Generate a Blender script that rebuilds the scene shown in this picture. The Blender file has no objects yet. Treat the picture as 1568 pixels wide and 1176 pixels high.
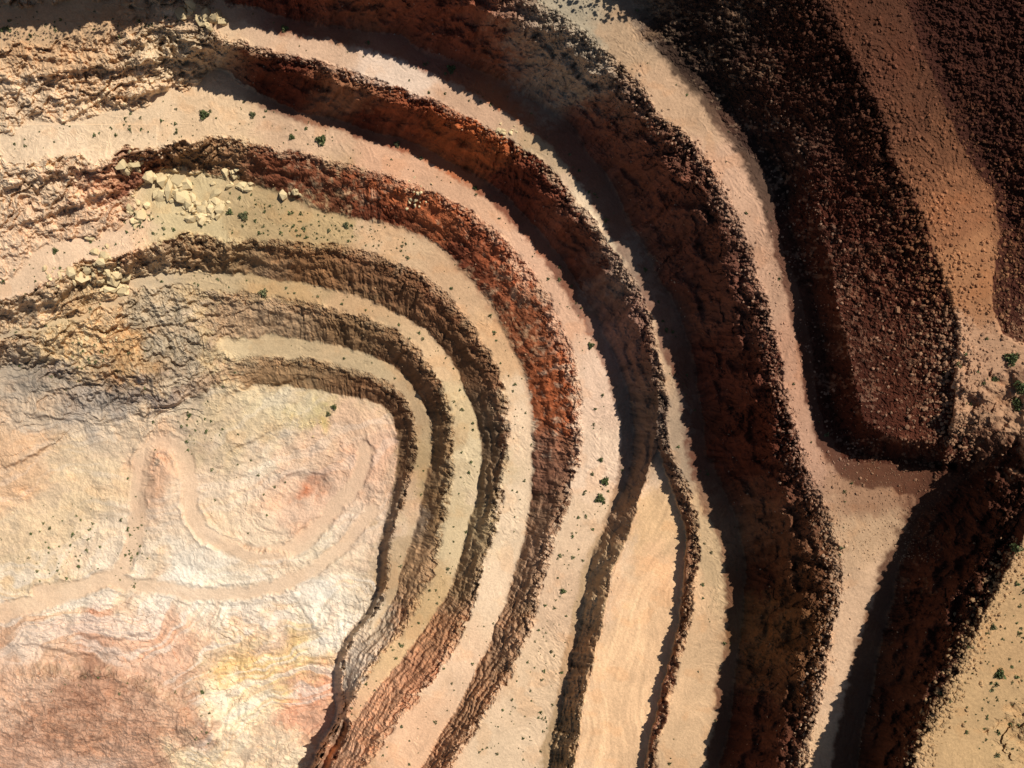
import bpy, math, numpy as np
from mathutils import Vector
rng=np.random.default_rng(7)
W,HH=1568.0,1176.0
CX,CY,F,CAM=784.0,588.0,1048.0,290.0
# ---------------------------------------------------------------- contour survey (crest / toe lines, elevation in m)
hA,hB,hC,hD,hR,hE,hF,hG,hT=9.,20.,32.,43.,53.,60.,87.,110.,121.
def sh(P,a,b): return [(p[0]+(a if 0<p[0]<1568 else 0),p[1]+(b if 0<p[1]<1176 else 0))+tuple(p[2:]) for p in P]
E_up=[(0,8),(150,5),(280,10),(345,20),(400,30),(470,50),(590,58),(630,92),(700,108),(760,138),(860,200),(880,235),(920,290),(960,370),(1000,440),(1020,480),(1050,560),(1062,640),(1065,700),(1085,750),(1115,800),(1130,870),(1125,930),(1115,1000),(1110,1080),(1085,1176)]
E_lo=[(0,72),(80,66),(150,52),(250,44),(320,36),(338,50),(400,72),(480,90),(580,120),(640,145),(710,170),(770,205),(830,245),(880,300),(920,350),(950,395),(985,450),(1010,520),(1015,580),(1025,640),(1020,680),(1055,750),(1073,800),(1070,870),(1057,940),(1040,1010),(1025,1080),(1000,1176)]
D_up=[(0,207),(60,200),(130,185),(200,165),(260,150),(310,122),(335,108),(370,145),(410,165),(470,185),(560,210),(620,225),(700,265),(760,300),(810,350),(850,400),(890,470),(920,520),(945,570),(962,640),(962,700),(950,760),(915,815),(892,880),(882,960),(862,1050),(842,1110),(833,1176)]
D_lo=[(0,235),(70,240),(180,243),(260,228),(350,210),(430,225),(500,240),(600,265),(660,290),(720,320),(770,360),(810,400),(850,460),(880,540),(895,600),(895,660),(885,740),(850,830),(830,900),(808,990),(760,1080),(710,1140),(690,1176)]
C_up=[(0,425),(50,395),(100,365),(170,345),(205,310),(225,278),(330,270),(380,290),(450,318),(520,338),(600,348),(680,388),(740,470),(780,540),(805,600),(812,680),(805,770),(790,860),(765,940),(735,1010),(700,1070),(640,1176)]
C_lo=[(0,462),(60,432),(130,398),(200,385),(250,370),(290,368),(380,366),(450,367),(540,377),(610,397),(670,430),(710,472),(745,530),(775,590),(785,650),(770,760),(750,850),(725,930),(700,1000),(650,1060),(600,1120),(560,1176)]
B_up=[(0,505),(100,482),(200,442),(270,420),(330,422),(400,428),(480,440),(560,465),(620,490),(660,520),(700,570),(718,620),(735,680),(732,740),(717,800),(705,860),(680,910),(640,975),(590,1040),(540,1100),(500,1176)]
B_lo=[(0,516),(100,494),(200,456),(270,436),(330,450),(400,450),(480,462),(560,485),(610,508),(645,535),(675,580),(690,630),(697,690),(690,750),(680,820),(665,880),(635,940),(595,990),(555,1050),(520,1110),(480,1176)]
A_up=[(340,515),(430,515),(520,528),(590,550),(630,588),(655,620),(663,680),(655,730),(640,790),(625,850),(600,920),(575,965)]
A_lo=[(330,538),(420,543),(480,550),(560,567),(605,588),(632,620),(638,680),(625,740),(608,790),(597,850),(590,900),(568,950),(530,995),(524,1050),(530,1100),(500,1160),(490,1176)]
FLo=[(385,588),(440,592),(490,597),(560,608),(600,625),(609,650),(609,690),(605,740),(590,800),(580,860),(578,900),(552,955),(517,993),(510,1050),(517,1100),(487,1150),(470,1176)]
R_lo=[(1003,692),(990,740),(972,790),(940,880),(913,1000),(893,1100),(880,1176)]
R_up=[(1009,692),(1035,760),(1050,810),(1048,900),(1027,1000),(1005,1090),(985,1176)]
F_lo=[(-300,-165),(0,-150),(250,-140),(500,-112),(700,-62),(835,-2),(880,40),(930,75),(985,130),(1010,180),(1060,212),(1100,262),(1130,320),(1150,380),(1180,470),(1195,560),(1215,640),(1240,730),(1280,800),(1290,860),(1285,920),(1270,1000),(1255,1080),(1238,1176)]
F_up=[(-300,-235),(300,-212),(700,-152),(900,-82),(962,0),(985,60),(1050,120),(1100,180),(1150,245),(1180,290),(1190,370),(1220,450),(1240,530),(1255,650),(1288,708),(1340,712),(1400,716),(1440,722)]
RV_lo=[(1568,645,104),(1510,690,98),(1450,738,91),(1410,770,89),(1372,805,87),(1365,850,87),(1345,900,87),(1325,990,87),(1310,1080,87),(1290,1176,87)]
RV_up=[(1568,828,114),(1545,870,113),(1520,915,112),(1490,980,111),(1470,1030,110),(1440,1090,110),(1410,1150,110),(1400,1176,110)]
G_lo=[(900,-205,110),(1150,-100,110),(1265,0,110),(1300,70,110),(1345,150,110),(1372,250,110),(1415,330,110),(1440,420,109),(1470,500,108),(1462,580,105),(1462,640,102),(1445,690,97),(1448,712,94)]
G_up=[(1200,-200,110),(1340,-80,110),(1382,0,110),(1405,60,110),(1450,180,110),(1490,262,110),(1520,292,110),(1530,360,110),(1515,470,109),(1530,512,108),(1568,525,108)]
T_lo=[(1540,-220),(1585,-60),(1635,100),(1675,250),(1710,400),(1735,470),(1900,500)]
def zl(P): return [(p[0],p[1],hE-9*min(1,max(0,(330-p[0])/200))) for p in P]
E_up=zl(sh(E_up,13,-10));E_lo=zl(E_lo);F_up=sh(F_up,20,-10);D_up=sh(D_up,8,-8);C_up=sh(C_up,6,-5);B_up=sh(B_up,4,-3);RV_lo=sh(RV_lo,20,4);G_up=sh(G_up,16,-7)
HILL=[(800,-195,96),(950,-115,96),(1045,-35,96),(1105,40,96),(1170,125,96),(1225,212,96),(1254,320,97),(1276,430,97),(1300,550,98),(1318,636,98),(1350,664,98),(1400,678,99),(1432,668,99)]
lines=[(hE,E_up),(hE,E_lo),(hD,D_up),(hD,D_lo),(hC,C_up),(hC,C_lo),(hB,B_up),(hB,B_lo),(hA,A_up),(hA,A_lo),(.5,FLo),
 (hR,R_lo),(hR+1,R_up),(hF,F_lo),(hF,F_up),(0,RV_lo),(0,RV_up),(0,G_lo),(0,G_up),(hT,T_lo),(0,HILL),
 (0,[(1568,700,106),(1500,745,98)]),
 (8,[(0,560),(90,575),(150,585),(215,600),(260,598),(320,560)]),
 (12,[(0,545),(60,552),(150,560),(230,560),(290,530),(320,515)]),
 (3,[(0,740),(100,700),(180,660),(280,620),(340,590)]),
 (5,[(0,660),(80,640),(200,615)]),
 (0,[(330,700),(400,640),(500,630),(580,660),(580,740),(540,830),(440,850),(340,820),(330,700)]),
 (1,[(300,880),(400,930),(500,900)]),(2,[(0,920),(130,890),(260,900)]),
 (4,[(0,965),(60,945),(140,935),(200,950),(270,985)]),
 (1.5,[(340,1120),(360,1040),(420,990),(480,960)]),(1,[(400,1176),(440,1100),(490,1060)]),
 (5,[(0,1010),(70,1015),(150,1012),(230,1030),(290,1070),(320,1110)]),
 (8,[(0,1050),(100,1040),(190,1045),(250,1070),(285,1110)]),(9,[(40,1110),(150,1100),(220,1120)]),
 (3,[(250,1176),(330,1130)]),
 (3.4,[(236,760),(237,725),(248,706),(258,725),(259,760)]),(1.2,[(205,860),(212,720),(240,672),(285,690),(292,780),(330,830),(440,855)]),
 (-3,[(440,745),(470,730),(490,745),(465,760),(440,745)]),
]
def ext(P):
    P=[tuple(p) for p in P]
    def e(a,b):
        d=np.array([a[0]-b[0],a[1]-b[1]],float);d/=np.hypot(*d)+1e-9
        return (a[0]+d[0]*420,a[1]+d[1]*420)+tuple(a[2:])
    on=lambda p:p[0] in(0,1568) or p[1] in (0,1176)
    if on(P[0]):P=[e(P[0],P[1])]+P
    if on(P[-1]):P=P+[e(P[-1],P[-2])]
    return P
def dens(P,sp):
    out=[]
    for a,b in zip(P[:-1],P[1:]):
        L=math.hypot(b[0]-a[0],b[1]-a[1]);n=max(2,int(L/sp)+1)
        t=np.linspace(0,1,n)[:,None]
        out.append(np.array(a,float)*(1-t)+np.array(b,float)*t)
    return np.vstack(out)
def smoothline(P):
    P=np.array(P,float)
    for _ in range(2):
        Q=[P[0]]
        for a,b in zip(P[:-1],P[1:]):Q+=[a*.75+b*.25,a*.25+b*.75]
        Q.append(P[-1]);P=np.array(Q)
    return [tuple(q) for q in P]
X0,X1,Y0,Y1=-360,1928,-320,1496
pts=[]
for h,P in lines:
    P=[(p[0],p[1],p[2] if len(p)>2 else h) for p in P]
    pts.append(dens(smoothline(ext(P)),0.7))
PT=np.vstack(pts)
def up(a,shape):
    y=np.linspace(0,a.shape[0]-1,shape[0]);x=np.linspace(0,a.shape[1]-1,shape[1])
    y0=np.minimum(y.astype(int),a.shape[0]-2);x0=np.minimum(x.astype(int),a.shape[1]-2)
    fy=(y-y0)[:,None];fx=(x-x0)[None]
    r=a[y0]*(1-fy)+a[y0+1]*fy
    return r[:,x0]*(1-fx)+r[:,x0+1]*fx
hg=None
for st,it in((32,300),(16,200),(8,200),(4,140),(2,40)):
    nx=(X1-X0)//st;ny=(Y1-Y0)//st
    ix=((PT[:,0]-X0)/st).astype(int);iy=((PT[:,1]-Y0)/st).astype(int)
    ok=(ix>=0)&(ix<nx)&(iy>=0)&(iy<ny)
    id_=iy[ok]*nx+ix[ok]
    c=np.bincount(id_,minlength=nx*ny).reshape(ny,nx);s=np.bincount(id_,PT[ok,2],minlength=nx*ny).reshape(ny,nx)
    m=c>0;val=np.where(m,s/np.maximum(c,1),0)
    hg=np.full((ny,nx),val[m].mean()) if hg is None else up(hg,(ny,nx))
    hg=np.where(m,val,hg)
    for _ in range(it):
        p=np.pad(hg,1,mode='edge')
        a=(p[:-2,1:-1]+p[2:,1:-1]+p[1:-1,:-2]+p[1:-1,2:])*.25
        hg=np.where(m,val,a)
def blur(a,n=1):
    for _ in range(n):
        p=np.pad(a,1,mode='edge');a=(p[:-2,1:-1]+p[2:,1:-1]+2*p[1:-1,1:-1])*.25
        p=np.pad(a,1,mode='edge');a=(p[1:-1,:-2]+p[1:-1,2:]+2*p[1:-1,1:-1])*.25
    return a
NY,NX=hg.shape
def samp(a,u,v,st=2.0):
    x=np.clip((u-X0)/st-.5,0,a.shape[1]-1.001);y=np.clip((v-Y0)/st-.5,0,a.shape[0]-1.001)
    x0=x.astype(np.int32);y0=y.astype(np.int32);fx=x-x0;fy=y-y0
    return (a[y0,x0]*(1-fx)+a[y0,x0+1]*fx)*(1-fy)+(a[y0+1,x0]*(1-fx)+a[y0+1,x0+1]*fx)*fy
TB=[(np.random.default_rng(100+i).random((256,256))*2-1).astype(np.float32) for i in range(8)]
def vn(x,y,s=0):
    t=TB[s%8].ravel();x=(np.asarray(x)+s*37.3).astype(np.float32);y=(np.asarray(y)+s*91.7).astype(np.float32)
    x,y=np.broadcast_arrays(x,y)
    x0=np.floor(x);y0=np.floor(y);fx=x-x0;fy=y-y0;x0=x0.astype(np.int32);y0=y0.astype(np.int32)
    fx=fx*fx*(3-2*fx);fy=fy*fy*(3-2*fy);a=x0&255;b=(x0+1)&255;c=(y0&255)<<8;d=((y0+1)&255)<<8
    p=t.take(c+a);q=t.take(c+b);r=t.take(d+a);w_=t.take(d+b)
    p=p+(q-p)*fx;r=r+(w_-r)*fx
    return p+(r-p)*fy
def fbm(x,y,s=0,o=4,g=.5):
    r=0;A=1
    for i in range(o):
        r=r+A*vn(x*2**i*(1+.03*i)+y*.13*i,y*2**i-x*.11*i,s+i);A*=g
    return r
def ridge(x,y,s=0,o=4):
    r=0;A=1
    for i in range(o):
        r=r+A*(1-2*np.abs(vn(x*2**i+y*.3,y*2**i-x*.3,s+i)));A*=.5
    return r
def facet(x,y,s=0,tilt=1.3):
    """broken-rock relief: every jittered cell is a randomly tilted plane; returns height, cell value"""
    x=x.astype(np.float32);y=y.astype(np.float32)
    x0=np.floor(x).astype(np.int32);y0=np.floor(y).astype(np.int32)
    best=np.full(x.shape,1e9,np.float32);K=np.zeros(x.shape,np.int32);EX=np.zeros_like(x);EY=np.zeros_like(x)
    A,B,C_,D_,E_=[TB[(s+k)%8].ravel() for k in range(5)]
    for j in(-1,0,1):
        for i in(-1,0,1):
            kk=(((y0+j+s*17)&255)<<8)+((x0+i+s*31)&255)
            ex=x-(x0+i+.5+.45*A.take(kk));ey=y-(y0+j+.5+.45*B.take(kk));d=ex*ex+ey*ey
            k=d<best;best=np.where(k,d,best);K=np.where(k,kk,K);EX=np.where(k,ex,EX);EY=np.where(k,ey,EY)
    cv=C_.take(K);return (cv*.5+tilt*(D_.take(K)*EX+E_.take(K)*EY)),cv
def sstep(a,b,x):
    t=np.clip((x-a)/(b-a),0,1);return t*t*(3-2*t)
def stair(q,sharp=.72):
    f=q-np.floor(q);return sstep(sharp,1,f)-f
gu,gv=np.meshgrid(X0+2*(np.arange(NX)+.5),Y0+2*(np.arange(NY)+.5))
hs=blur(hg,4);gy,gx=np.gradient(hs,2.0)
slope=np.hypot(gx,gy)/.24
dx=gx/(np.hypot(gx,gy)+1e-6);dy=gy/(np.hypot(gx,gy)+1e-6)
ang=fbm(gu/60,gv/60,3,2)*.6
ca,sa=np.cos(ang),np.sin(ang);dx,dy=dx*ca-dy*sa,dx*sa+dy*ca
dx=dx.astype(np.float32);dy=dy.astype(np.float32)
def lic(src,ddx,ddy,n,stp=1.0):
    src=src.astype(np.float32);acc=src.copy();dxf=ddx.ravel();dyf=ddy.ravel();sf=src.ravel()
    for sg in(1,-1):
        px=np.broadcast_to(np.arange(NX,dtype=np.float32),(NY,NX)).copy();py=np.broadcast_to(np.arange(NY,dtype=np.float32)[:,None],(NY,NX)).copy()
        k=np.clip(py,0,NY-1).astype(np.int32)*NX+np.clip(px,0,NX-1).astype(np.int32)
        for _ in range(n):
            px+=sg*stp*dxf.take(k);py+=sg*stp*dyf.take(k)
            k=np.clip(py,0,NY-1).astype(np.int32)*NX+np.clip(px,0,NX-1).astype(np.int32)
            acc+=sf.take(k)
    acc/=acc.std();return acc
g1=lic(rng.standard_normal((NY,NX))*.9+vn(gu/6,gv/6,1)*.6,dx,dy,8)
g2=lic(vn(gu/11,gv/11,2)+.9*vn(gu/5,gv/5,5),dx,dy,14)
s1=lic(rng.standard_normal((NY,NX))*.9+vn(gu/5,gv/5,4)*.7,-dy,dx,14)
wall=blur(sstep(.18,.5,slope),1)
hg=blur(hg,1)
def inpoly(P,a,b):
    r=np.zeros(a.shape,bool);n=len(P)
    for i in range(n):
        x1_,y1_=P[i][:2];x2_,y2_=P[(i+1)%n][:2]
        if y1_==y2_:continue
        c=((y1_>b)!=(y2_>b))&(a<(x2_-x1_)*(b-y1_)/(y2_-y1_)+x1_);r^=c
    return r
hillm=blur(inpoly(sh(F_up,-18,8)+G_lo[::-1],gu,gv).astype(float),2)
hill2=blur(inpoly(ext(sh(G_up,-14,5))+[(2400,500),(2400,-400),(1100,-400)],gu,gv).astype(float),2)
hillm=np.clip(hillm+hill2,0,1)
rampg=blur(inpoly([p[:2] for p in ext(R_lo)]+[p[:2] for p in ext(R_up)][::-1],gu,gv).astype(float),2)
# ---- terrain lattice
ST=1.4
def axis(a,b):
    core=np.arange(a,b,ST);d=np.cumsum(ST*1.35**np.arange(1,27))
    return np.concatenate([(core[0]-d)[::-1],core,core[-1]+d]),26,len(core)
U,mu,nu=axis(-130,1698);V,mv,nv=axis(-100,1276)
u,v=np.meshgrid(U,V)
west=sstep(450,250,u)*sstep(760,600,v)
wa=3.2+10*west
N45a=fbm(u/45,v/45,1,4);N45b=fbm(u/45,v/45,5,4);N7a=fbm(u/7,v/7,3,2);N7b=fbm(u/7,v/7,6,2)
n35=fbm(u/35,v/28,3,5)
uu=u+wa*N45a+1.2*N7a;vv=v+wa*N45b+1.2*N7b
PA=u+4*N45a+2*N7a;PB=v+4*N45b+2*N7b
wq=5*fbm(u/16,v/16,7,2)
f1,c1=facet((u+wq)/19,(v-wq)/15,1);f2,c2=facet((u*.8+v*.5+wq)/8,(v-u*.3)/6.5,3);f3,c3=facet((u-v*.3)/4.2,(v+u*.4)/3.9,5)
Lv=np.array([-20,0,9,20,32,43,60,87,110,131,200.])
def lev(h):
    ii=np.clip(np.searchsorted(Lv,h)-1,0,9);LD=Lv[ii+1]-Lv[ii];return ii,LD,(h-Lv[ii])/LD
h0=samp(hg,uu,vv);ii,LD,T=lev(h0);wm=samp(wall,uu,vv)
rp=samp(rampg,uu,vv);nr=1-sstep(.2,.6,rp)
jit=np.maximum(sstep(.5,.95,T)*wm,west*.35*wm)*nr
uu=uu+jit*(4.2*f1+2.8*f2+1.2*c3);vv=vv+jit*(3.8*c1+2.6*c2-1.2*f3)
h0=samp(hg,uu,vv);ii,LD,T=lev(h0)
wm=samp(wall,uu,vv)*nr;sl=samp(slope,uu,vv)*nr;hm=samp(hillm,uu,vv)
G1=samp(g1,uu,vv);G2=samp(g2,uu,vv);S1=samp(s1,uu,vv)
tb=np.clip(.78+.12*n35+.05*c1,.6,.93);kk=.52
top=1-kk*(1-T);low_=T*(1-kk*(1-tb))/tb
Tn=np.where(T>tb,top,low_)
h1=h0+LD*((Tn-T)+.03*np.sin(6.283*(T*2.4+.5*n35))*np.clip(T*(1-T)*5,0,1)*wm)*(1-hm)*(h0>4)*(1-west)*nr
far=sstep(0,400,np.maximum(np.maximum(-130-u,u-1698),np.maximum(-100-v,v-1276)))
hardN=sstep(.1,-.6,fbm(u/120,v/120,2,3))
gtop=sstep(500,250,v)*sstep(1180,1260,u)*(1-hm)
rock=np.clip(wm+west*.6*sstep(.05,.2,sl)+hm*.6+.35*gtop,0,1)
lip=wm*sstep(tb-.12,tb+.05,T)*(1-hm)*(1-west)
var0=sstep(-.5,.6,fbm(u/70,v/70,6,3))
rm=rock*np.clip(.12+(.35+.6*var0)*lip+.5*hm+.10*west+.35*gtop,0,1.2)
strata=h0*.55+u*.012-v*.01+.5*fbm(u/40,v/40,4,3)
st1=vn(strata*1.3,strata*0+3.3,2)+.6*vn(strata*3.1,strata*0+1.3,5)
rg=ridge(u/26,v/26,1,4)
disp=rm*(.35*rg+.40*f1+.45*f2+.35*f3)+rock*((.55+.5*hardN)*(.34*G1+.28*G2)+.12*st1)*(1-.6*hm)*(1-.5*west)
sq=(v*.85+u*.42)/30+.9*n35+.4*N45a;sq2=(v*.6-u*.7)/38+.8*N45b+.3*n35
W1=-(stair(sq)*2.4+stair(sq*2.3+.4,.6)*.8)+stair(sq2)*1.8
disp+=west*rock*(W1+.3*S1+.15*G1+.3*rg)
sunny=sstep(820,950,v)*sstep(480,560,u)*sstep(960,860,u)
disp+=sunny*wm*(.9*stair(h0*.5+.6*n35+u*.01)+.35*S1)
fl=(1-rock)
disp+=fl*(.04*fbm(u/14,v/14,2,3)+.03*f3+.03*S1)
floorm=sstep(8,3,h0)*fl*sstep(700,600,u)
low=sstep(860,960,v)*floorm
q=(v*.9+u*.35+34*fbm(u/120,v/90,4,4,.5))
fr=floorm*(.65*fbm(u/40,v/40,7,6,.58)+.16*f2*var0+.06*S1+.35*ridge(u/30,v/22,2,4)*var0)
fr+=low*(.8*stair(q/30,.8)+.45*stair(q/12+.3,.7)+.35*rg+.2*f2)
mound=np.exp(-(((u-120)/205)**2+((v-1105)/76)**2)**2)
fr+=mound*(.6*rg+.25*f1+.3*f2+.15*f3+.6*stair((v+u*.2)/13+1.2*n35))
def pathd(P,pad=60):
    Q=dens(smoothline(P),8)
    x0,x1,y0,y1=Q[:,0].min()-pad,Q[:,0].max()+pad,Q[:,1].min()-pad,Q[:,1].max()+pad
    ii=np.where((U>x0)&(U<x1))[0];jj=np.where((V>y0)&(V<y1))[0]
    sl_=np.s_[jj[0]:jj[-1]+1,ii[0]:ii[-1]+1]
    a=PA[sl_];b=PB[sl_]
    best=np.full(a.shape,1e12);sd=np.zeros(a.shape);tt=np.zeros(a.shape)
    for k in range(len(Q)-1):
        q0=Q[k];e=Q[k+1]-q0;L2=e@e
        if L2<1e-6:continue
        ex=a-q0[0];ey=b-q0[1];t=np.clip((ex*e[0]+ey*e[1])/L2,0,1);rx=ex-t*e[0];ry=ey-t*e[1];r=rx*rx+ry*ry
        m=r<best;best=np.where(m,r,best);sd=np.where(m,ex*e[1]-ey*e[0],sd);tt=np.where(m,(k+t)/len(Q),tt)
    return sl_,np.sqrt(best),np.sign(sd),tt
RD=(([(-120,985),(0,940),(120,905),(195,880),(208,800),(210,730),(222,690),(250,672),(280,690),(288,740),(292,790),(320,825),(370,845),(440,848),(475,820),(500,790),(545,745),(560,690)],12),([(60,905),(180,890),(250,900),(330,915),(430,900),(520,850),(570,780)],9))
roadm=np.zeros(u.shape);berm=np.zeros(u.shape)
for P,w in RD:
    S,d,sg,tt=pathd(P,40);roadm[S]=np.maximum(roadm[S],sstep(w+4,w-3,d));berm[S]=np.maximum(berm[S],np.exp(-((d-w-4)/3.)**2)*sstep(-.5,.4,N45a[S]))
berm*=(1-roadm)*sstep(700,600,u);roadm*=sstep(640,600,u)
disp+=fr*(1-.92*roadm)-.35*roadm+.5*berm
h=h1+disp*(1-far)
SC=(([(335,715),(350,690),(375,672),(405,668),(425,650)],1.8,22),([(0,716),(40,700),(75,680)],2.5,40),([(140,570),(220,580),(265,575)],1.8,30),
    ([(130,660),(180,640),(240,632),(300,600)],1.4,30),([(0,625),(70,640),(140,650)],1.6,40),([(20,590),(90,605),(150,600),(200,612)],1.4,30),
    ([(330,1176),(345,1150),(368,1105),(400,1085)],2.2,30),([(100,965),(150,980),(215,975),(255,955)],1.6,25),([(0,985),(60,990),(120,1000),(190,1000)],1.6,20),
    ([(400,600),(420,585),(470,580)],1.5,22),
    ([(0,300),(60,270),(130,262),(180,250)],3,40),([(20,345),(80,330),(150,300),(190,290)],3,36),([(60,470),(110,440),(180,420),(240,385)],2.2,30),
    ([(0,130),(80,110),(170,105),(260,90),(320,95)],3,30),([(40,180),(120,150),(210,150),(290,120)],2.5,26),([(430,880),(480,960),(500,1000)],.9,25),([(340,560),(300,575),(250,610)],1.4,26),
    ([(430,735),(455,718),(490,722),(500,742)],1.0,12),([(395,800),(420,815),(460,812)],.9,12),
    ([(330,640),(345,600),(400,590)],1.2,24),([(400,1030),(450,1010),(500,1015)],.8,18),([(560,665),(575,720),(560,780)],.7,14))
for P,hh,wd in SC:
    S,d,sg,tt=pathd(P);en=np.sin(np.pi*np.clip(tt,.02,.98))**.5
    h[S]+=hh*en*(np.exp(-d/wd)*(.5+.5*np.tanh(sg*d/2.6)))*(1-roadm[S])
# ---------------------------------------------------------------- albedo survey
bench="""100 35 205 170 135;480 65 208 172 145;600 80 225 198 178;720 140 195 158 132;830 200 188 162 132;930 330 228 202 172;1000 430 218 185 154;1040 560 195 162 132;1045 680 170 145 122;1100 850 195 165 130;1080 1000 205 170 135;1050 1150 205 170 135
60 220 228 200 170;200 190 225 196 164;330 160 220 188 154;450 195 212 176 146;600 235 214 168 138;720 290 212 168 138;820 370 220 176 148;880 470 220 176 148;920 580 226 192 168;930 700 228 197 172;900 800 222 190 160;860 920 218 184 154;830 1040 222 190 158;780 1150 225 195 164
1000 800 224 184 142;990 950 234 192 152;940 1100 234 192 152;960 1040 234 192 152;1015 880 230 186 146
60 410 228 195 165;170 360 228 195 165;290 320 208 186 146;400 335 184 158 120;500 350 188 160 120;600 365 210 176 142;690 420 205 168 134;760 530 210 170 132;795 640 228 198 168;785 780 232 204 174;750 900 232 202 172;700 1030 232 196 165;620 1110 232 188 154
420 440 195 164 124;560 475 205 168 130;660 535 218 182 144;705 620 214 187 148;715 690 218 195 160;690 800 210 186 150;660 900 205 172 130;600 1000 218 182 140;530 1120 218 176 140
430 530 195 170 136;560 555 195 170 136;640 620 180 152 120;650 700 180 152 116;600 870 190 162 130
440 620 222 202 168;480 650 216 194 140;540 650 228 190 160;470 745 195 118 82;485 730 215 160 130;440 735 224 190 164;455 712 224 190 164;500 765 228 192 166;460 778 228 192 166;520 735 228 192 166;430 760 225 185 155;520 760 230 195 168;470 690 228 194 166;400 700 220 200 176;350 650 214 190 156;570 700 224 180 152;500 850 235 213 186;400 800 236 210 182;340 790 230 202 172;300 750 232 203 176;240 720 222 180 150;150 740 226 200 168;100 750 228 200 165;50 850 228 200 165;200 850 232 206 178;350 900 242 225 203;270 870 242 227 208;100 900 236 212 184;500 930 240 225 206;400 980 234 206 180;450 1000 232 198 145;390 1020 232 196 140;470 1070 232 172 140;420 1130 238 216 186;350 1070 246 226 194;250 990 222 182 156;120 960 214 168 142;200 1080 198 160 136;100 1100 188 148 124;50 1040 212 176 152;60 1000 218 180 152;300 1100 206 166 140;150 1060 184 142 118;40 1150 200 160 136;220 1140 194 154 130;300 1160 240 216 180;550 800 228 200 176
60 620 200 178 156;150 610 172 158 146;280 590 190 172 150;60 580 166 152 138;330 640 205 182 150;200 650 212 188 162;100 530 212 186 148;190 530 208 170 126;250 500 190 172 148;300 470 202 176 140;340 550 210 186 150;20 700 226 186 150
880 30 175 160 138;960 60 180 150 122;1050 150 198 162 132;1130 270 202 162 136;1170 400 190 150 125;1220 550 188 143 118;1250 690 190 148 124;1320 750 162 124 98;1400 740 150 110 86;1320 820 192 158 127;1315 900 208 172 142;1295 1050 214 178 148;1270 1150 210 174 140
1320 60 84 52 38;1390 150 92 58 42;1340 0 84 52 38;1360 100 88 54 40;1430 230 112 73 52;1400 60 88 54 40;1480 320 146 98 69;1490 420 165 116 82;1500 550 190 148 118;1520 620 182 142 112;1540 960 190 154 114;1480 1100 188 154 114;1560 1150 184 152 112"""
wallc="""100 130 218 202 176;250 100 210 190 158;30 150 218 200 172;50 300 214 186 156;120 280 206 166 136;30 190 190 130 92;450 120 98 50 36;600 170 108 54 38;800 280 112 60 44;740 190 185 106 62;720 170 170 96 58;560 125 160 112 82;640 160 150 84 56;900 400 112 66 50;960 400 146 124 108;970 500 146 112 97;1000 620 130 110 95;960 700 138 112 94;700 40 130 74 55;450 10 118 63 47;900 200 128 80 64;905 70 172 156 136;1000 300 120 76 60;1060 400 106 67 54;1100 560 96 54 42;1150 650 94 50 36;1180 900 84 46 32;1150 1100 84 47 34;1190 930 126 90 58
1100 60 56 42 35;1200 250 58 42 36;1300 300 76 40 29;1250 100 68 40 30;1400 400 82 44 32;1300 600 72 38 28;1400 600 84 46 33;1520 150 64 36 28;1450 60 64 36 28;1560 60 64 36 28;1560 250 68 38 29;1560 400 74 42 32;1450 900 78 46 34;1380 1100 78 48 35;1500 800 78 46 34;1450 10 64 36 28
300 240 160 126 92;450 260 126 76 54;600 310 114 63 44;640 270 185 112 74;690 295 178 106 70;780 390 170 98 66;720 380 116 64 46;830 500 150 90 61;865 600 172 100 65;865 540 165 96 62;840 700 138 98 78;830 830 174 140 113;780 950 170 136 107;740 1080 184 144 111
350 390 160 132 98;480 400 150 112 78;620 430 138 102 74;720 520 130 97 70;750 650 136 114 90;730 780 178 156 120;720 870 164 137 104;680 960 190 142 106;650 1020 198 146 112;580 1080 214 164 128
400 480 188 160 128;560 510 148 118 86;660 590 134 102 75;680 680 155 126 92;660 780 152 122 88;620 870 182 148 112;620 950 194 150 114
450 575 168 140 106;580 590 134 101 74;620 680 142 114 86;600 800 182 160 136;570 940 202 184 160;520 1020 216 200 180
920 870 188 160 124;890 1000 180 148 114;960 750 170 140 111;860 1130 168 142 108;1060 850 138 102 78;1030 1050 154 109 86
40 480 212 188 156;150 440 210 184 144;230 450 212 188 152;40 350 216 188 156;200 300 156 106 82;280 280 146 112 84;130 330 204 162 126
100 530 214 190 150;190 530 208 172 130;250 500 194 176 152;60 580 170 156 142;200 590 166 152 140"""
def parse(s):
    return np.array([[float(t) for t in p.split()] for p in s.replace('\n',';').split(';') if p.strip()])
def lin(c):
    c=c/255.;return np.where(c<.04045,c/12.92,((c+.055)/1.055)**2.4)
def field(s,r0,pw):
    D=parse(s);st=6
    xs=np.arange(X0,X1,st);ys=np.arange(Y0,Y1,st);gx_,gy_=np.meshgrid(xs,ys)
    wx_=gx_+22*fbm(gx_/45,gy_/45,2,5,.6);wy_=gy_+22*fbm(gx_/45,gy_/45,6,5,.6)
    num=np.zeros(gx_.shape+(3,));den=np.zeros(gx_.shape)
    C=lin(D[:,2:5])
    for (x,y),c in zip(D[:,:2],C):
        w=1/((wx_-x)**2+(wy_-y)**2+r0*r0)**pw
        num+=w[...,None]*c;den+=w
    return num/den[...,None]
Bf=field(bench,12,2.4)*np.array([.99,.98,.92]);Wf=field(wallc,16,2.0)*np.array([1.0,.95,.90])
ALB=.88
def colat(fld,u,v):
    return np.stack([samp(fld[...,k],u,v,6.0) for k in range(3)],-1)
edge=.12*fbm(u/9,v/9,5,3)+.05*c3
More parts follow.
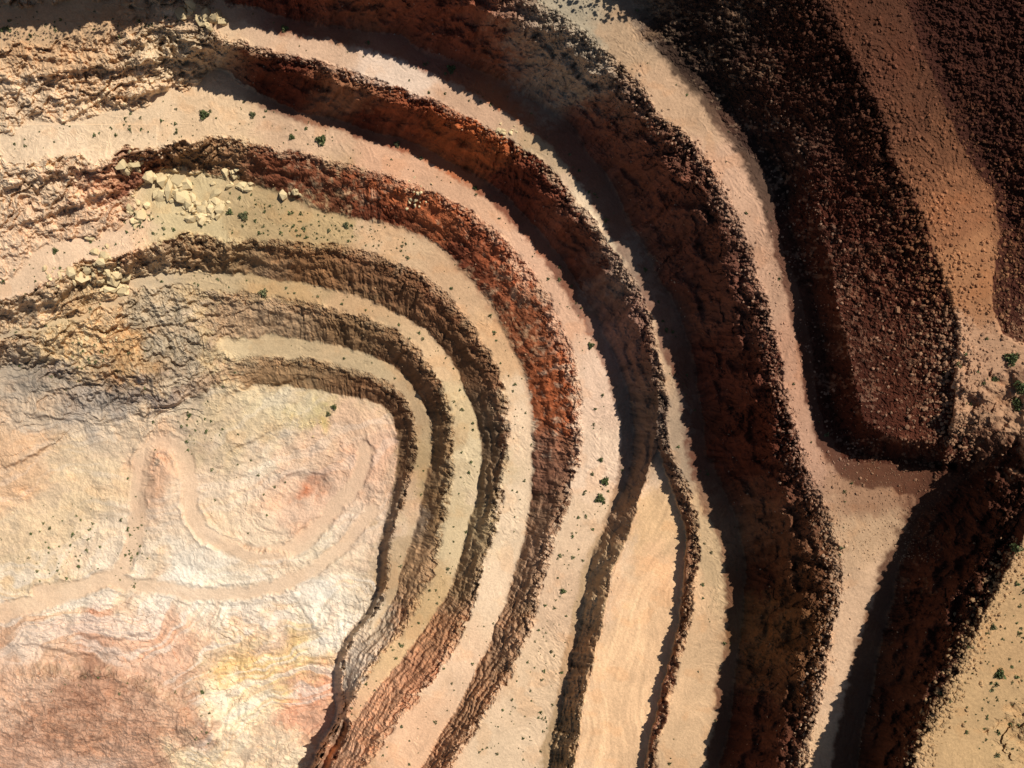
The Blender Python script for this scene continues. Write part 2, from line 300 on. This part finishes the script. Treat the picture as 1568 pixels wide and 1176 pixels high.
mixw=np.clip(sstep(.3,.58,sl+edge),0,1)*nr;mixw=np.maximum(mixw,sstep(.35,.6,hm+edge))
# cast-shadow strip below the faces, painted into the albedo with wall colour
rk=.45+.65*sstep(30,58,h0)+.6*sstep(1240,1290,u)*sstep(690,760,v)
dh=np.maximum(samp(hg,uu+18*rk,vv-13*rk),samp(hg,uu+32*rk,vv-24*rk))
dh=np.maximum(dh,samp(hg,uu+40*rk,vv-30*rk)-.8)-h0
toe_shade=sstep(.7,3.0,dh+5*edge)*sstep(14,45,h0)*(1-west)*.94*nr
mixw=np.maximum(mixw,toe_shade)
jx=3*c2+1.5*c3+3*c1
cb=colat(Bf,u+jx,v-jx);cw=colat(Wf,u+2*jx+toe_shade*26,v-2*jx-toe_shade*18)
rub=np.clip(lip*sstep(-.2,.4,n35*.8+.3*c2+.25*c3+(T-.78)*2.2),0,1)*.7*(1-toe_shade)
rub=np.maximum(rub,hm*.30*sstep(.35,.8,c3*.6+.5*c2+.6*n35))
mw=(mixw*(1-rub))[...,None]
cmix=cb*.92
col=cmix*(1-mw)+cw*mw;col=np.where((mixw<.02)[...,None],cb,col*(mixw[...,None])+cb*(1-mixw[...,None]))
var=1+.08*N45a+rock*(.12*G1+.06*G2+.08*st1+.06*c2+.05*c1)+.035*c3+fl*.03*S1+.025*rng.standard_normal(u.shape)+(sunny*wm+west*rock)*.08*S1
ox=sstep(.25,.8,n35)
tint=np.stack([1+.01*ox,1-.05*ox,1-.10*ox],-1)
lay=vn(q/16,u/260,3)+.6*vn(q/6,u/150,6)+.3*vn(q/2.5,u/90,1)
fm=(floorm*(.35+.65*sstep(820,920,v)))*(1-roadm)
bl=(sstep(.1,.55,lay+.3*N45b)*fm)[...,None]
pk=(sstep(.15,.7,-lay+.3*N45a)*fm)[...,None]
col=col*np.clip(var,.5,1.6)[...,None]*tint
col=col*(1-.5*bl)+.5*bl*np.array([.86,.77,.65])
col=col*(1-.32*pk)+.32*pk*np.array([.58,.33,.22])
gr=(sstep(.1,.5,fbm(u/28+3,v/24,1,5,.65))*floorm)[...,None];col=col*(1-.25*gr)+.25*gr*np.array([.48,.38,.28])
mo=(mound*sstep(-.2,.5,lay*.5+fbm(u/16,v/9,4,5,.7)))[...,None];col=col*(1-.5*mo)+.5*mo*lin(np.array([136.,96,74]))
rq=(roadm*.7)[...,None];col=col*(1-rq)+rq*lin(np.array([222.,188,155]))*(1+.05*N7a[...,None])
# wheel-worn lanes on the ramp
lane=rp*(.05*S1+.05*N45a);col*=(1+lane[...,None])
col*=(1-.10*berm[...,None])
col=np.clip(col*ALB,.004,.8)
x=(u-CX)*(CAM-h)/F;y=-(v-CY)*(CAM-h)/F
ny,nx=u.shape
# ---------------------------------------------------------------- materials
def groundmat(name,bump=.5,rough=.95,sc=1.0):
    m=bpy.data.materials.new(name);m.use_nodes=True;N=m.node_tree.nodes;L=m.node_tree.links
    b=N['Principled BSDF'];b.inputs['Roughness'].default_value=rough
    b.inputs['Specular IOR Level'].default_value=.08
    at=N.new('ShaderNodeAttribute');at.attribute_name='Col'
    tc=N.new('ShaderNodeTexCoord')
    n1=N.new('ShaderNodeTexNoise');n1.inputs['Scale'].default_value=1.6*sc;n1.inputs['Detail'].default_value=4;n1.inputs['Roughness'].default_value=.75
    L.new(tc.outputs['Object'],n1.inputs['Vector'])
    r1=N.new('ShaderNodeMapRange');r1.inputs[1].default_value=.3;r1.inputs[2].default_value=.7;r1.inputs[3].default_value=.86;r1.inputs[4].default_value=1.14
    L.new(n1.outputs['Fac'],r1.inputs[0])
    vm=N.new('ShaderNodeVectorMath');vm.operation='SCALE';L.new(at.outputs['Color'],vm.inputs[0]);L.new(r1.outputs[0],vm.inputs['Scale'])
    L.new(vm.outputs[0],b.inputs['Base Color'])
    bp=N.new('ShaderNodeBump');bp.inputs['Strength'].default_value=bump;bp.inputs['Distance'].default_value=.2
    L.new(n1.outputs['Fac'],bp.inputs['Height']);L.new(bp.outputs[0],b.inputs['Normal'])
    return m
M_rock=groundmat('weathered_rock',.4);M_road=groundmat('graded_gravel',.15);M_floor=groundmat('pale_clay',.3);M_bould=groundmat('boulder_stone',.4,sc=2)
def addmesh(name,co,faces,mat,colr=None,smooth=False):
    me=bpy.data.meshes.new(name);k=faces.shape[1]
    me.vertices.add(len(co));me.vertices.foreach_set('co',co.astype(np.float32).ravel())
    me.loops.add(faces.size);me.loops.foreach_set('vertex_index',faces.astype(np.int32).ravel())
    me.polygons.add(len(faces));me.polygons.foreach_set('loop_start',np.arange(0,faces.size,k,dtype=np.int32));me.polygons.foreach_set('loop_total',np.full(len(faces),k,np.int32))
    me.polygons.foreach_set('use_smooth',np.full(len(faces),smooth))
    me.update(calc_edges=True)
    if colr is not None:
        a=me.color_attributes.new('Col','FLOAT_COLOR','POINT');a.data.foreach_set('color',np.c_[colr,np.ones(len(colr))].astype(np.float32).ravel())
    me.materials.append(mat);o=bpy.data.objects.new(name,me);bpy.context.scene.collection.objects.link(o);return o
idx=np.arange(nx*ny,dtype=np.int32).reshape(ny,nx)
fc=np.stack([idx[:-1,:-1],idx[1:,:-1],idx[1:,1:],idx[:-1,1:]],-1).reshape(-1,4)
co=np.stack([x,y,h],-1).reshape(-1,3);cc=col.reshape(-1,3)
fu=((u[:-1,:-1]+u[1:,1:])/2).ravel();fv=((v[:-1,:-1]+v[1:,1:])/2).ravel()
ramp=inpoly([p[:2] for p in ext(R_lo)]+[p[:2] for p in ext(R_up)][::-1],fu,fv)
flo=inpoly([(60,730),(200,680),(340,600)]+FLo+[(360,1176),(340,1110),(250,960),(140,920),(30,910)],fu,fv)&~ramp
def part(name,mask,mat):
    f=fc[mask];us=np.zeros(len(co),bool);us[f.ravel()]=True;mp=np.cumsum(us)-1
    return addmesh(name,co[us],mp[f],mat,cc[us])
part('haul_road',ramp,M_road);part('pit_floor',flo,M_floor);part('quarry_terrain',~(ramp|flo),M_rock)
# ---------------------------------------------------------------- placing things on the terrain
def look(a,pu,pv):
    i=np.clip(np.round((pu-U[mu])/ST).astype(int)+mu,0,nx-1);j=np.clip(np.round((pv-V[mv])/ST).astype(int)+mv,0,ny-1)
    return a[j,i]
def world(pu,pv):
    hz=look(h,pu,pv);return np.stack([(pu-CX)*(CAM-hz)/F,-(pv-CY)*(CAM-hz)/F,hz],-1)
t=(1+5**.5)/2
ico=np.array([(-1,t,0),(1,t,0),(-1,-t,0),(1,-t,0),(0,-1,t),(0,1,t),(0,-1,-t),(0,1,-t),(t,0,-1),(t,0,1),(-t,0,-1),(-t,0,1)])/1.9
icf=np.array([(0,11,5),(0,5,1),(0,1,7),(0,7,10),(0,10,11),(1,5,9),(5,11,4),(11,10,2),(10,7,6),(7,1,8),(3,9,4),(3,4,2),(3,2,6),(3,6,8),(3,8,9),(4,9,5),(2,4,11),(6,2,10),(8,6,7),(9,8,1)])
def rotm(n):
    q=rng.standard_normal((n,4));q/=np.linalg.norm(q,axis=1)[:,None];a,b,c,d=q.T
    return np.stack([1-2*(c*c+d*d),2*(b*c-a*d),2*(b*d+a*c),2*(b*c+a*d),1-2*(b*b+d*d),2*(c*d-a*b),2*(b*d-a*c),2*(c*d+a*b),1-2*(b*b+c*c)],-1).reshape(n,3,3)
def rocks(name,pu,pv,size,tint=1.0,colour=None,squash=(.6,1.25)):
    n=len(pu);P=world(pu,pv)
    base=np.clip(ico,-.72,.72) if colour is not None else ico
    sh_=base[None]*(1+.28*rng.uniform(-1,1,(n,12,1)))*rng.uniform(*squash,(n,1,3))
    sh_=np.einsum('nij,nkj->nki',rotm(n),sh_)*size[:,None,None];sh_[...,2]*=.8
    vv_=sh_+P[:,None]+np.array([0,0,1])*size[:,None,None]*.1
    if colour is None:
        k=look(mixw,pu,pv)[:,None];c=colat(Bf,pu,pv)*(1-.35*k)+colat(Wf,pu,pv)*.35*k
        c=c*(1+.6*look(gtop,pu,pv)[:,None])
    else: c=np.tile(colour,(n,1))
    c=np.clip(c*ALB*tint*rng.uniform(.8,1.2,(n,1)),.01,.8)
    f=(icf[None]+12*np.arange(n)[:,None,None]).reshape(-1,3)
    return addmesh(name,vv_.reshape(-1,3),f,M_bould,np.repeat(c,12,0))
def along(P,n,off,sd):
    Q=dens(smoothline([p[:2] for p in P]),2);i=rng.integers(1,len(Q)-1,n);d=Q[np.minimum(i+1,len(Q)-1)]-Q[i-1];d/=np.linalg.norm(d,axis=1)[:,None]+1e-9
    o=off+sd*rng.standard_normal(n);return Q[i,0]-d[:,1]*o,Q[i,1]+d[:,0]*o
def lsz(n,a,b,p=2.5): return a+(b-a)*rng.random(n)**p
RU,RV,RS=[],[],[]
for P,n,off,sd,a,b in((F_lo,3800,10,10,.15,.6),(G_lo,5600,0,30,.15,.75),(RV_up,1500,0,14,.15,.7),(E_lo,1700,7,4,.12,.45),(D_lo,1500,7,4,.12,.45),(C_lo,900,6,4,.12,.4),(R_lo,300,5,4,.12,.4),(B_lo,350,5,4,.12,.35),(G_up,1200,10,25,.15,.6)):
    a_,b_=along(P,n,off,sd);RU.append(a_);RV.append(b_);RS.append(lsz(n,a,b,3))
n=5000;a_=rng.uniform(-150,1700,n);b_=rng.uniform(-120,1300,n);k=look(wm,a_,b_)>.5;RU.append(a_[k]);RV.append(b_[k]);RS.append(lsz(k.sum(),.12,.35))
n=3600;a_=rng.uniform(1180,1700,n);b_=rng.uniform(-120,760,n);RU.append(a_);RV.append(b_);RS.append(lsz(n,.12,.55,3))
n=1500;a_=rng.uniform(1235,1440,n);b_=rng.uniform(700,860,n);RU.append(a_);RV.append(b_);RS.append(lsz(n,.1,.3))
rocks('scattered_rocks',np.concatenate(RU),np.concatenate(RV),np.concatenate(RS))
bu=[];bv=[];bs=[]
for cx_,cy_,sx,sy,n,a,b in((268,292,26,11,42,1.0,4.4),(310,318,26,14,70,.7,3.0),(238,270,12,6,10,1.2,3.2),(160,425,26,24,60,1.0,3.4),(440,298,12,5,7,.8,2.2),(350,262,10,5,6,1.2,3.0),(322,30,14,9,20,1.0,3.4),(292,12,8,6,7,1.4,3.4),(370,285,14,6,12,.8,2.8),(210,330,14,14,20,.8,2.4),(200,250,14,9,10,1.2,3.5),(770,200,14,8,16,.5,1.2),(150,520,26,18,45,.4,1.1),(480,650,16,8,40,.3,.8),(640,300,14,22,20,.5,1.2),(90,420,24,10,16,.6,2.0)):
    bu.append(cx_+sx*rng.standard_normal(n)*.7);bv.append(cy_+sy*rng.standard_normal(n)*.7);bs.append(lsz(n,a,b,1.8))
rocks('boulder_pile',np.concatenate(bu),np.concatenate(bv),np.concatenate(bs)*.9,1.0,lin(np.array([222.,198,152])),(.4,1.4))
# ---------------------------------------------------------------- shrubs
M_leaf=bpy.data.materials.new('shrub_foliage');M_leaf.use_nodes=True
N=M_leaf.node_tree.nodes;L=M_leaf.node_tree.links;b=N['Principled BSDF'];b.inputs['Roughness'].default_value=.8;b.inputs['Specular IOR Level'].default_value=.1
at=N.new('ShaderNodeAttribute');at.attribute_name='Col';no=N.new('ShaderNodeTexNoise');no.inputs['Scale'].default_value=3
mx=N.new('ShaderNodeVectorMath');mx.operation='SCALE';mr=N.new('ShaderNodeMapRange');mr.inputs[3].default_value=.6;mr.inputs[4].default_value=1.4
L.new(no.outputs['Fac'],mr.inputs[0]);L.new(mr.outputs[0],mx.inputs['Scale']);L.new(at.outputs['Color'],mx.inputs[0]);L.new(mx.outputs[0],b.inputs['Base Color'])
def bushes(name,pu,pv,rad,nl,leaf):
    n=len(pu);P=world(pu,pv);d=rng.standard_normal((n,nl,3));d/=np.linalg.norm(d,axis=2)[...,None];d[...,2]=np.abs(d[...,2])
    lob=1+.3*np.sin(np.arctan2(d[...,1],d[...,0])*3+rng.uniform(0,6,(n,1)))
    r=rad[:,None,None]*rng.uniform(.25,1,(n,nl,1))**.6*lob[...,None]
    c=P[:,None]+d*r*np.array([1,1,.85])
    q=np.array([(-1,-.6,0),(1,-.6,0),(1.1,.6,0),(-1,.7,0)])*leaf
    R=rotm(n*nl).reshape(n,nl,3,3)
    vv_=c[:,:,None]+np.einsum('nlij,kj->nlki',R,q)*rad[:,None,None,None]*rng.uniform(.6,1.2,(n,nl,1,1))
    f=np.arange(n*nl*4).reshape(-1,4)
    base=np.where(rng.random((n,1))<.65,np.array([[.11,.13,.05]]),np.array([[.15,.15,.07]]))
    cl=base[:,None]*rng.uniform(.6,1.5,(n,nl,1));cl=np.repeat(cl.reshape(-1,3),4,0)
    ns=5;ang=rng.uniform(0,6.28,(n,ns));tip=P[:,None]+np.stack([np.cos(ang)*.6,np.sin(ang)*.6,np.full_like(ang,.7)],-1)*rad[:,None,None]
    w=rad[:,None,None]*.05;side=np.stack([-np.sin(ang),np.cos(ang),0*ang],-1)*w
    sv=np.stack([np.broadcast_to(P[:,None],tip.shape)-side-np.array([0,0,.1]),np.broadcast_to(P[:,None],tip.shape)+side-np.array([0,0,.1]),tip+side*.3,tip-side*.3],2).reshape(-1,3)
    f=np.vstack([f,n*nl*4+np.arange(n*ns*4).reshape(-1,4)])
    return addmesh(name,np.vstack([vv_.reshape(-1,3),sv]),f,M_leaf,np.vstack([cl,np.tile([.09,.06,.035],(len(sv),1))]))
su,sv_=[],[]
def band(lo,hi,n,t0=0,t1=1):
    A=dens([p[:2] for p in lo],2);B=dens([p[:2] for p in hi],2);k=rng.uniform(t0,t1,n)
    i=(k*(len(A)-1)).astype(int);a=A[i];d=((B[None,:,:]-a[:,None])**2).sum(-1).argmin(1);q=rng.uniform(.1,.9,n)[:,None]
    r=a*(1-q)+B[d]*q;su.append(r[:,0]);sv_.append(r[:,1])
band(D_lo,D_up,130);band(C_lo,C_up,120);band(C_lo,C_up,170,.15,.42);band(B_lo,B_up,120);band(A_lo,A_up,25);band(E_lo,E_up,110);band(F_lo,F_up,40,.25,1);band(D_lo,D_up,90,.7,1);band(RV_lo,RV_up,10)
for cx_,cy_,sx,sy,n in((300,650,40,50,50),(130,840,60,40,70),(205,830,12,60,40),(60,860,40,30,20),(120,550,60,25,60),(1530,1060,60,80,110),(1560,950,25,60,40),(60,40,60,15,40),(250,50,50,12,30),(200,1050,90,16,25),(380,750,60,60,14),(1480,560,25,40,14),(200,190,90,15,40),(650,960,30,50,20),(320,1100,20,40,14),(80,460,60,40,30)):
    su.append(cx_+sx*rng.standard_normal(n)*.8);sv_.append(cy_+sy*rng.standard_normal(n)*.8)
su=np.concatenate(su);sv_=np.concatenate(sv_);k=(look(sl,su,sv_)<.55);su,sv_=su[k],sv_[k]
bushes('desert_shrubs',su,sv_,lsz(len(su),.22,.78,2.6),26,.34)
for (a,b_,r) in((313,176,1.8),(492,215,1.9),(387,176,1.2),(447,210,1.1),(404,449,1.8),(512,623,1.2),(503,634,1.1),(374,331,1.8),(691,106,1.4),(926,737,1.6),(919,763,1.7),(905,529,1.2),(862,905,1.1),(85,384,1.1),(608,221,1.2),(530,345,1.2),(290,636,1.0),(1548,549,1.8),(1562,592,1.8),(1558,618,1.6),(1522,580,1.0),(1530,1032,1.4),(1555,840,1.6),(310,1060,1.0),(352,325,1.2),(1440,1060,.8),(1520,960,.9),(436,44,1.1),(920,704,.9),(728,288,.8)):
    bushes('desert_bush',np.array([float(a)]),np.array([float(b_)]),np.array([r]),260,.15)
# ---------------------------------------------------------------- light, sky, camera
el=math.radians(48);s=Vector((.80*math.cos(el),.60*math.cos(el),math.sin(el)))
sd=bpy.data.lights.new('sun','SUN');sd.energy=5.0;sd.angle=math.radians(.5);sd.color=(1,.955,.885)
so=bpy.data.objects.new('sun',sd);so.rotation_euler=s.to_track_quat('Z','Y').to_euler();so.location=s*500;bpy.context.scene.collection.objects.link(so)
w=bpy.data.worlds.new('World');bpy.context.scene.world=w;w.use_nodes=True
sk=w.node_tree.nodes.new('ShaderNodeTexSky');sk.sky_type='NISHITA';sk.sun_disc=False;sk.sun_elevation=el;sk.sun_rotation=math.atan2(s.x,s.y)
bg=w.node_tree.nodes['Background'];bg.inputs['Strength'].default_value=.05;w.node_tree.links.new(sk.outputs[0],bg.inputs[0])
c=bpy.data.cameras.new('camera');c.sensor_width=36;c.lens=36*F/W;c.clip_end=20000;c.clip_start=1
cam=bpy.data.objects.new('camera',c);cam.location=(0,0,CAM);bpy.context.scene.collection.objects.link(cam);bpy.context.scene.camera=cam
vs=bpy.context.scene.view_settings;vs.view_transform='Standard';vs.look='None';vs.exposure=0
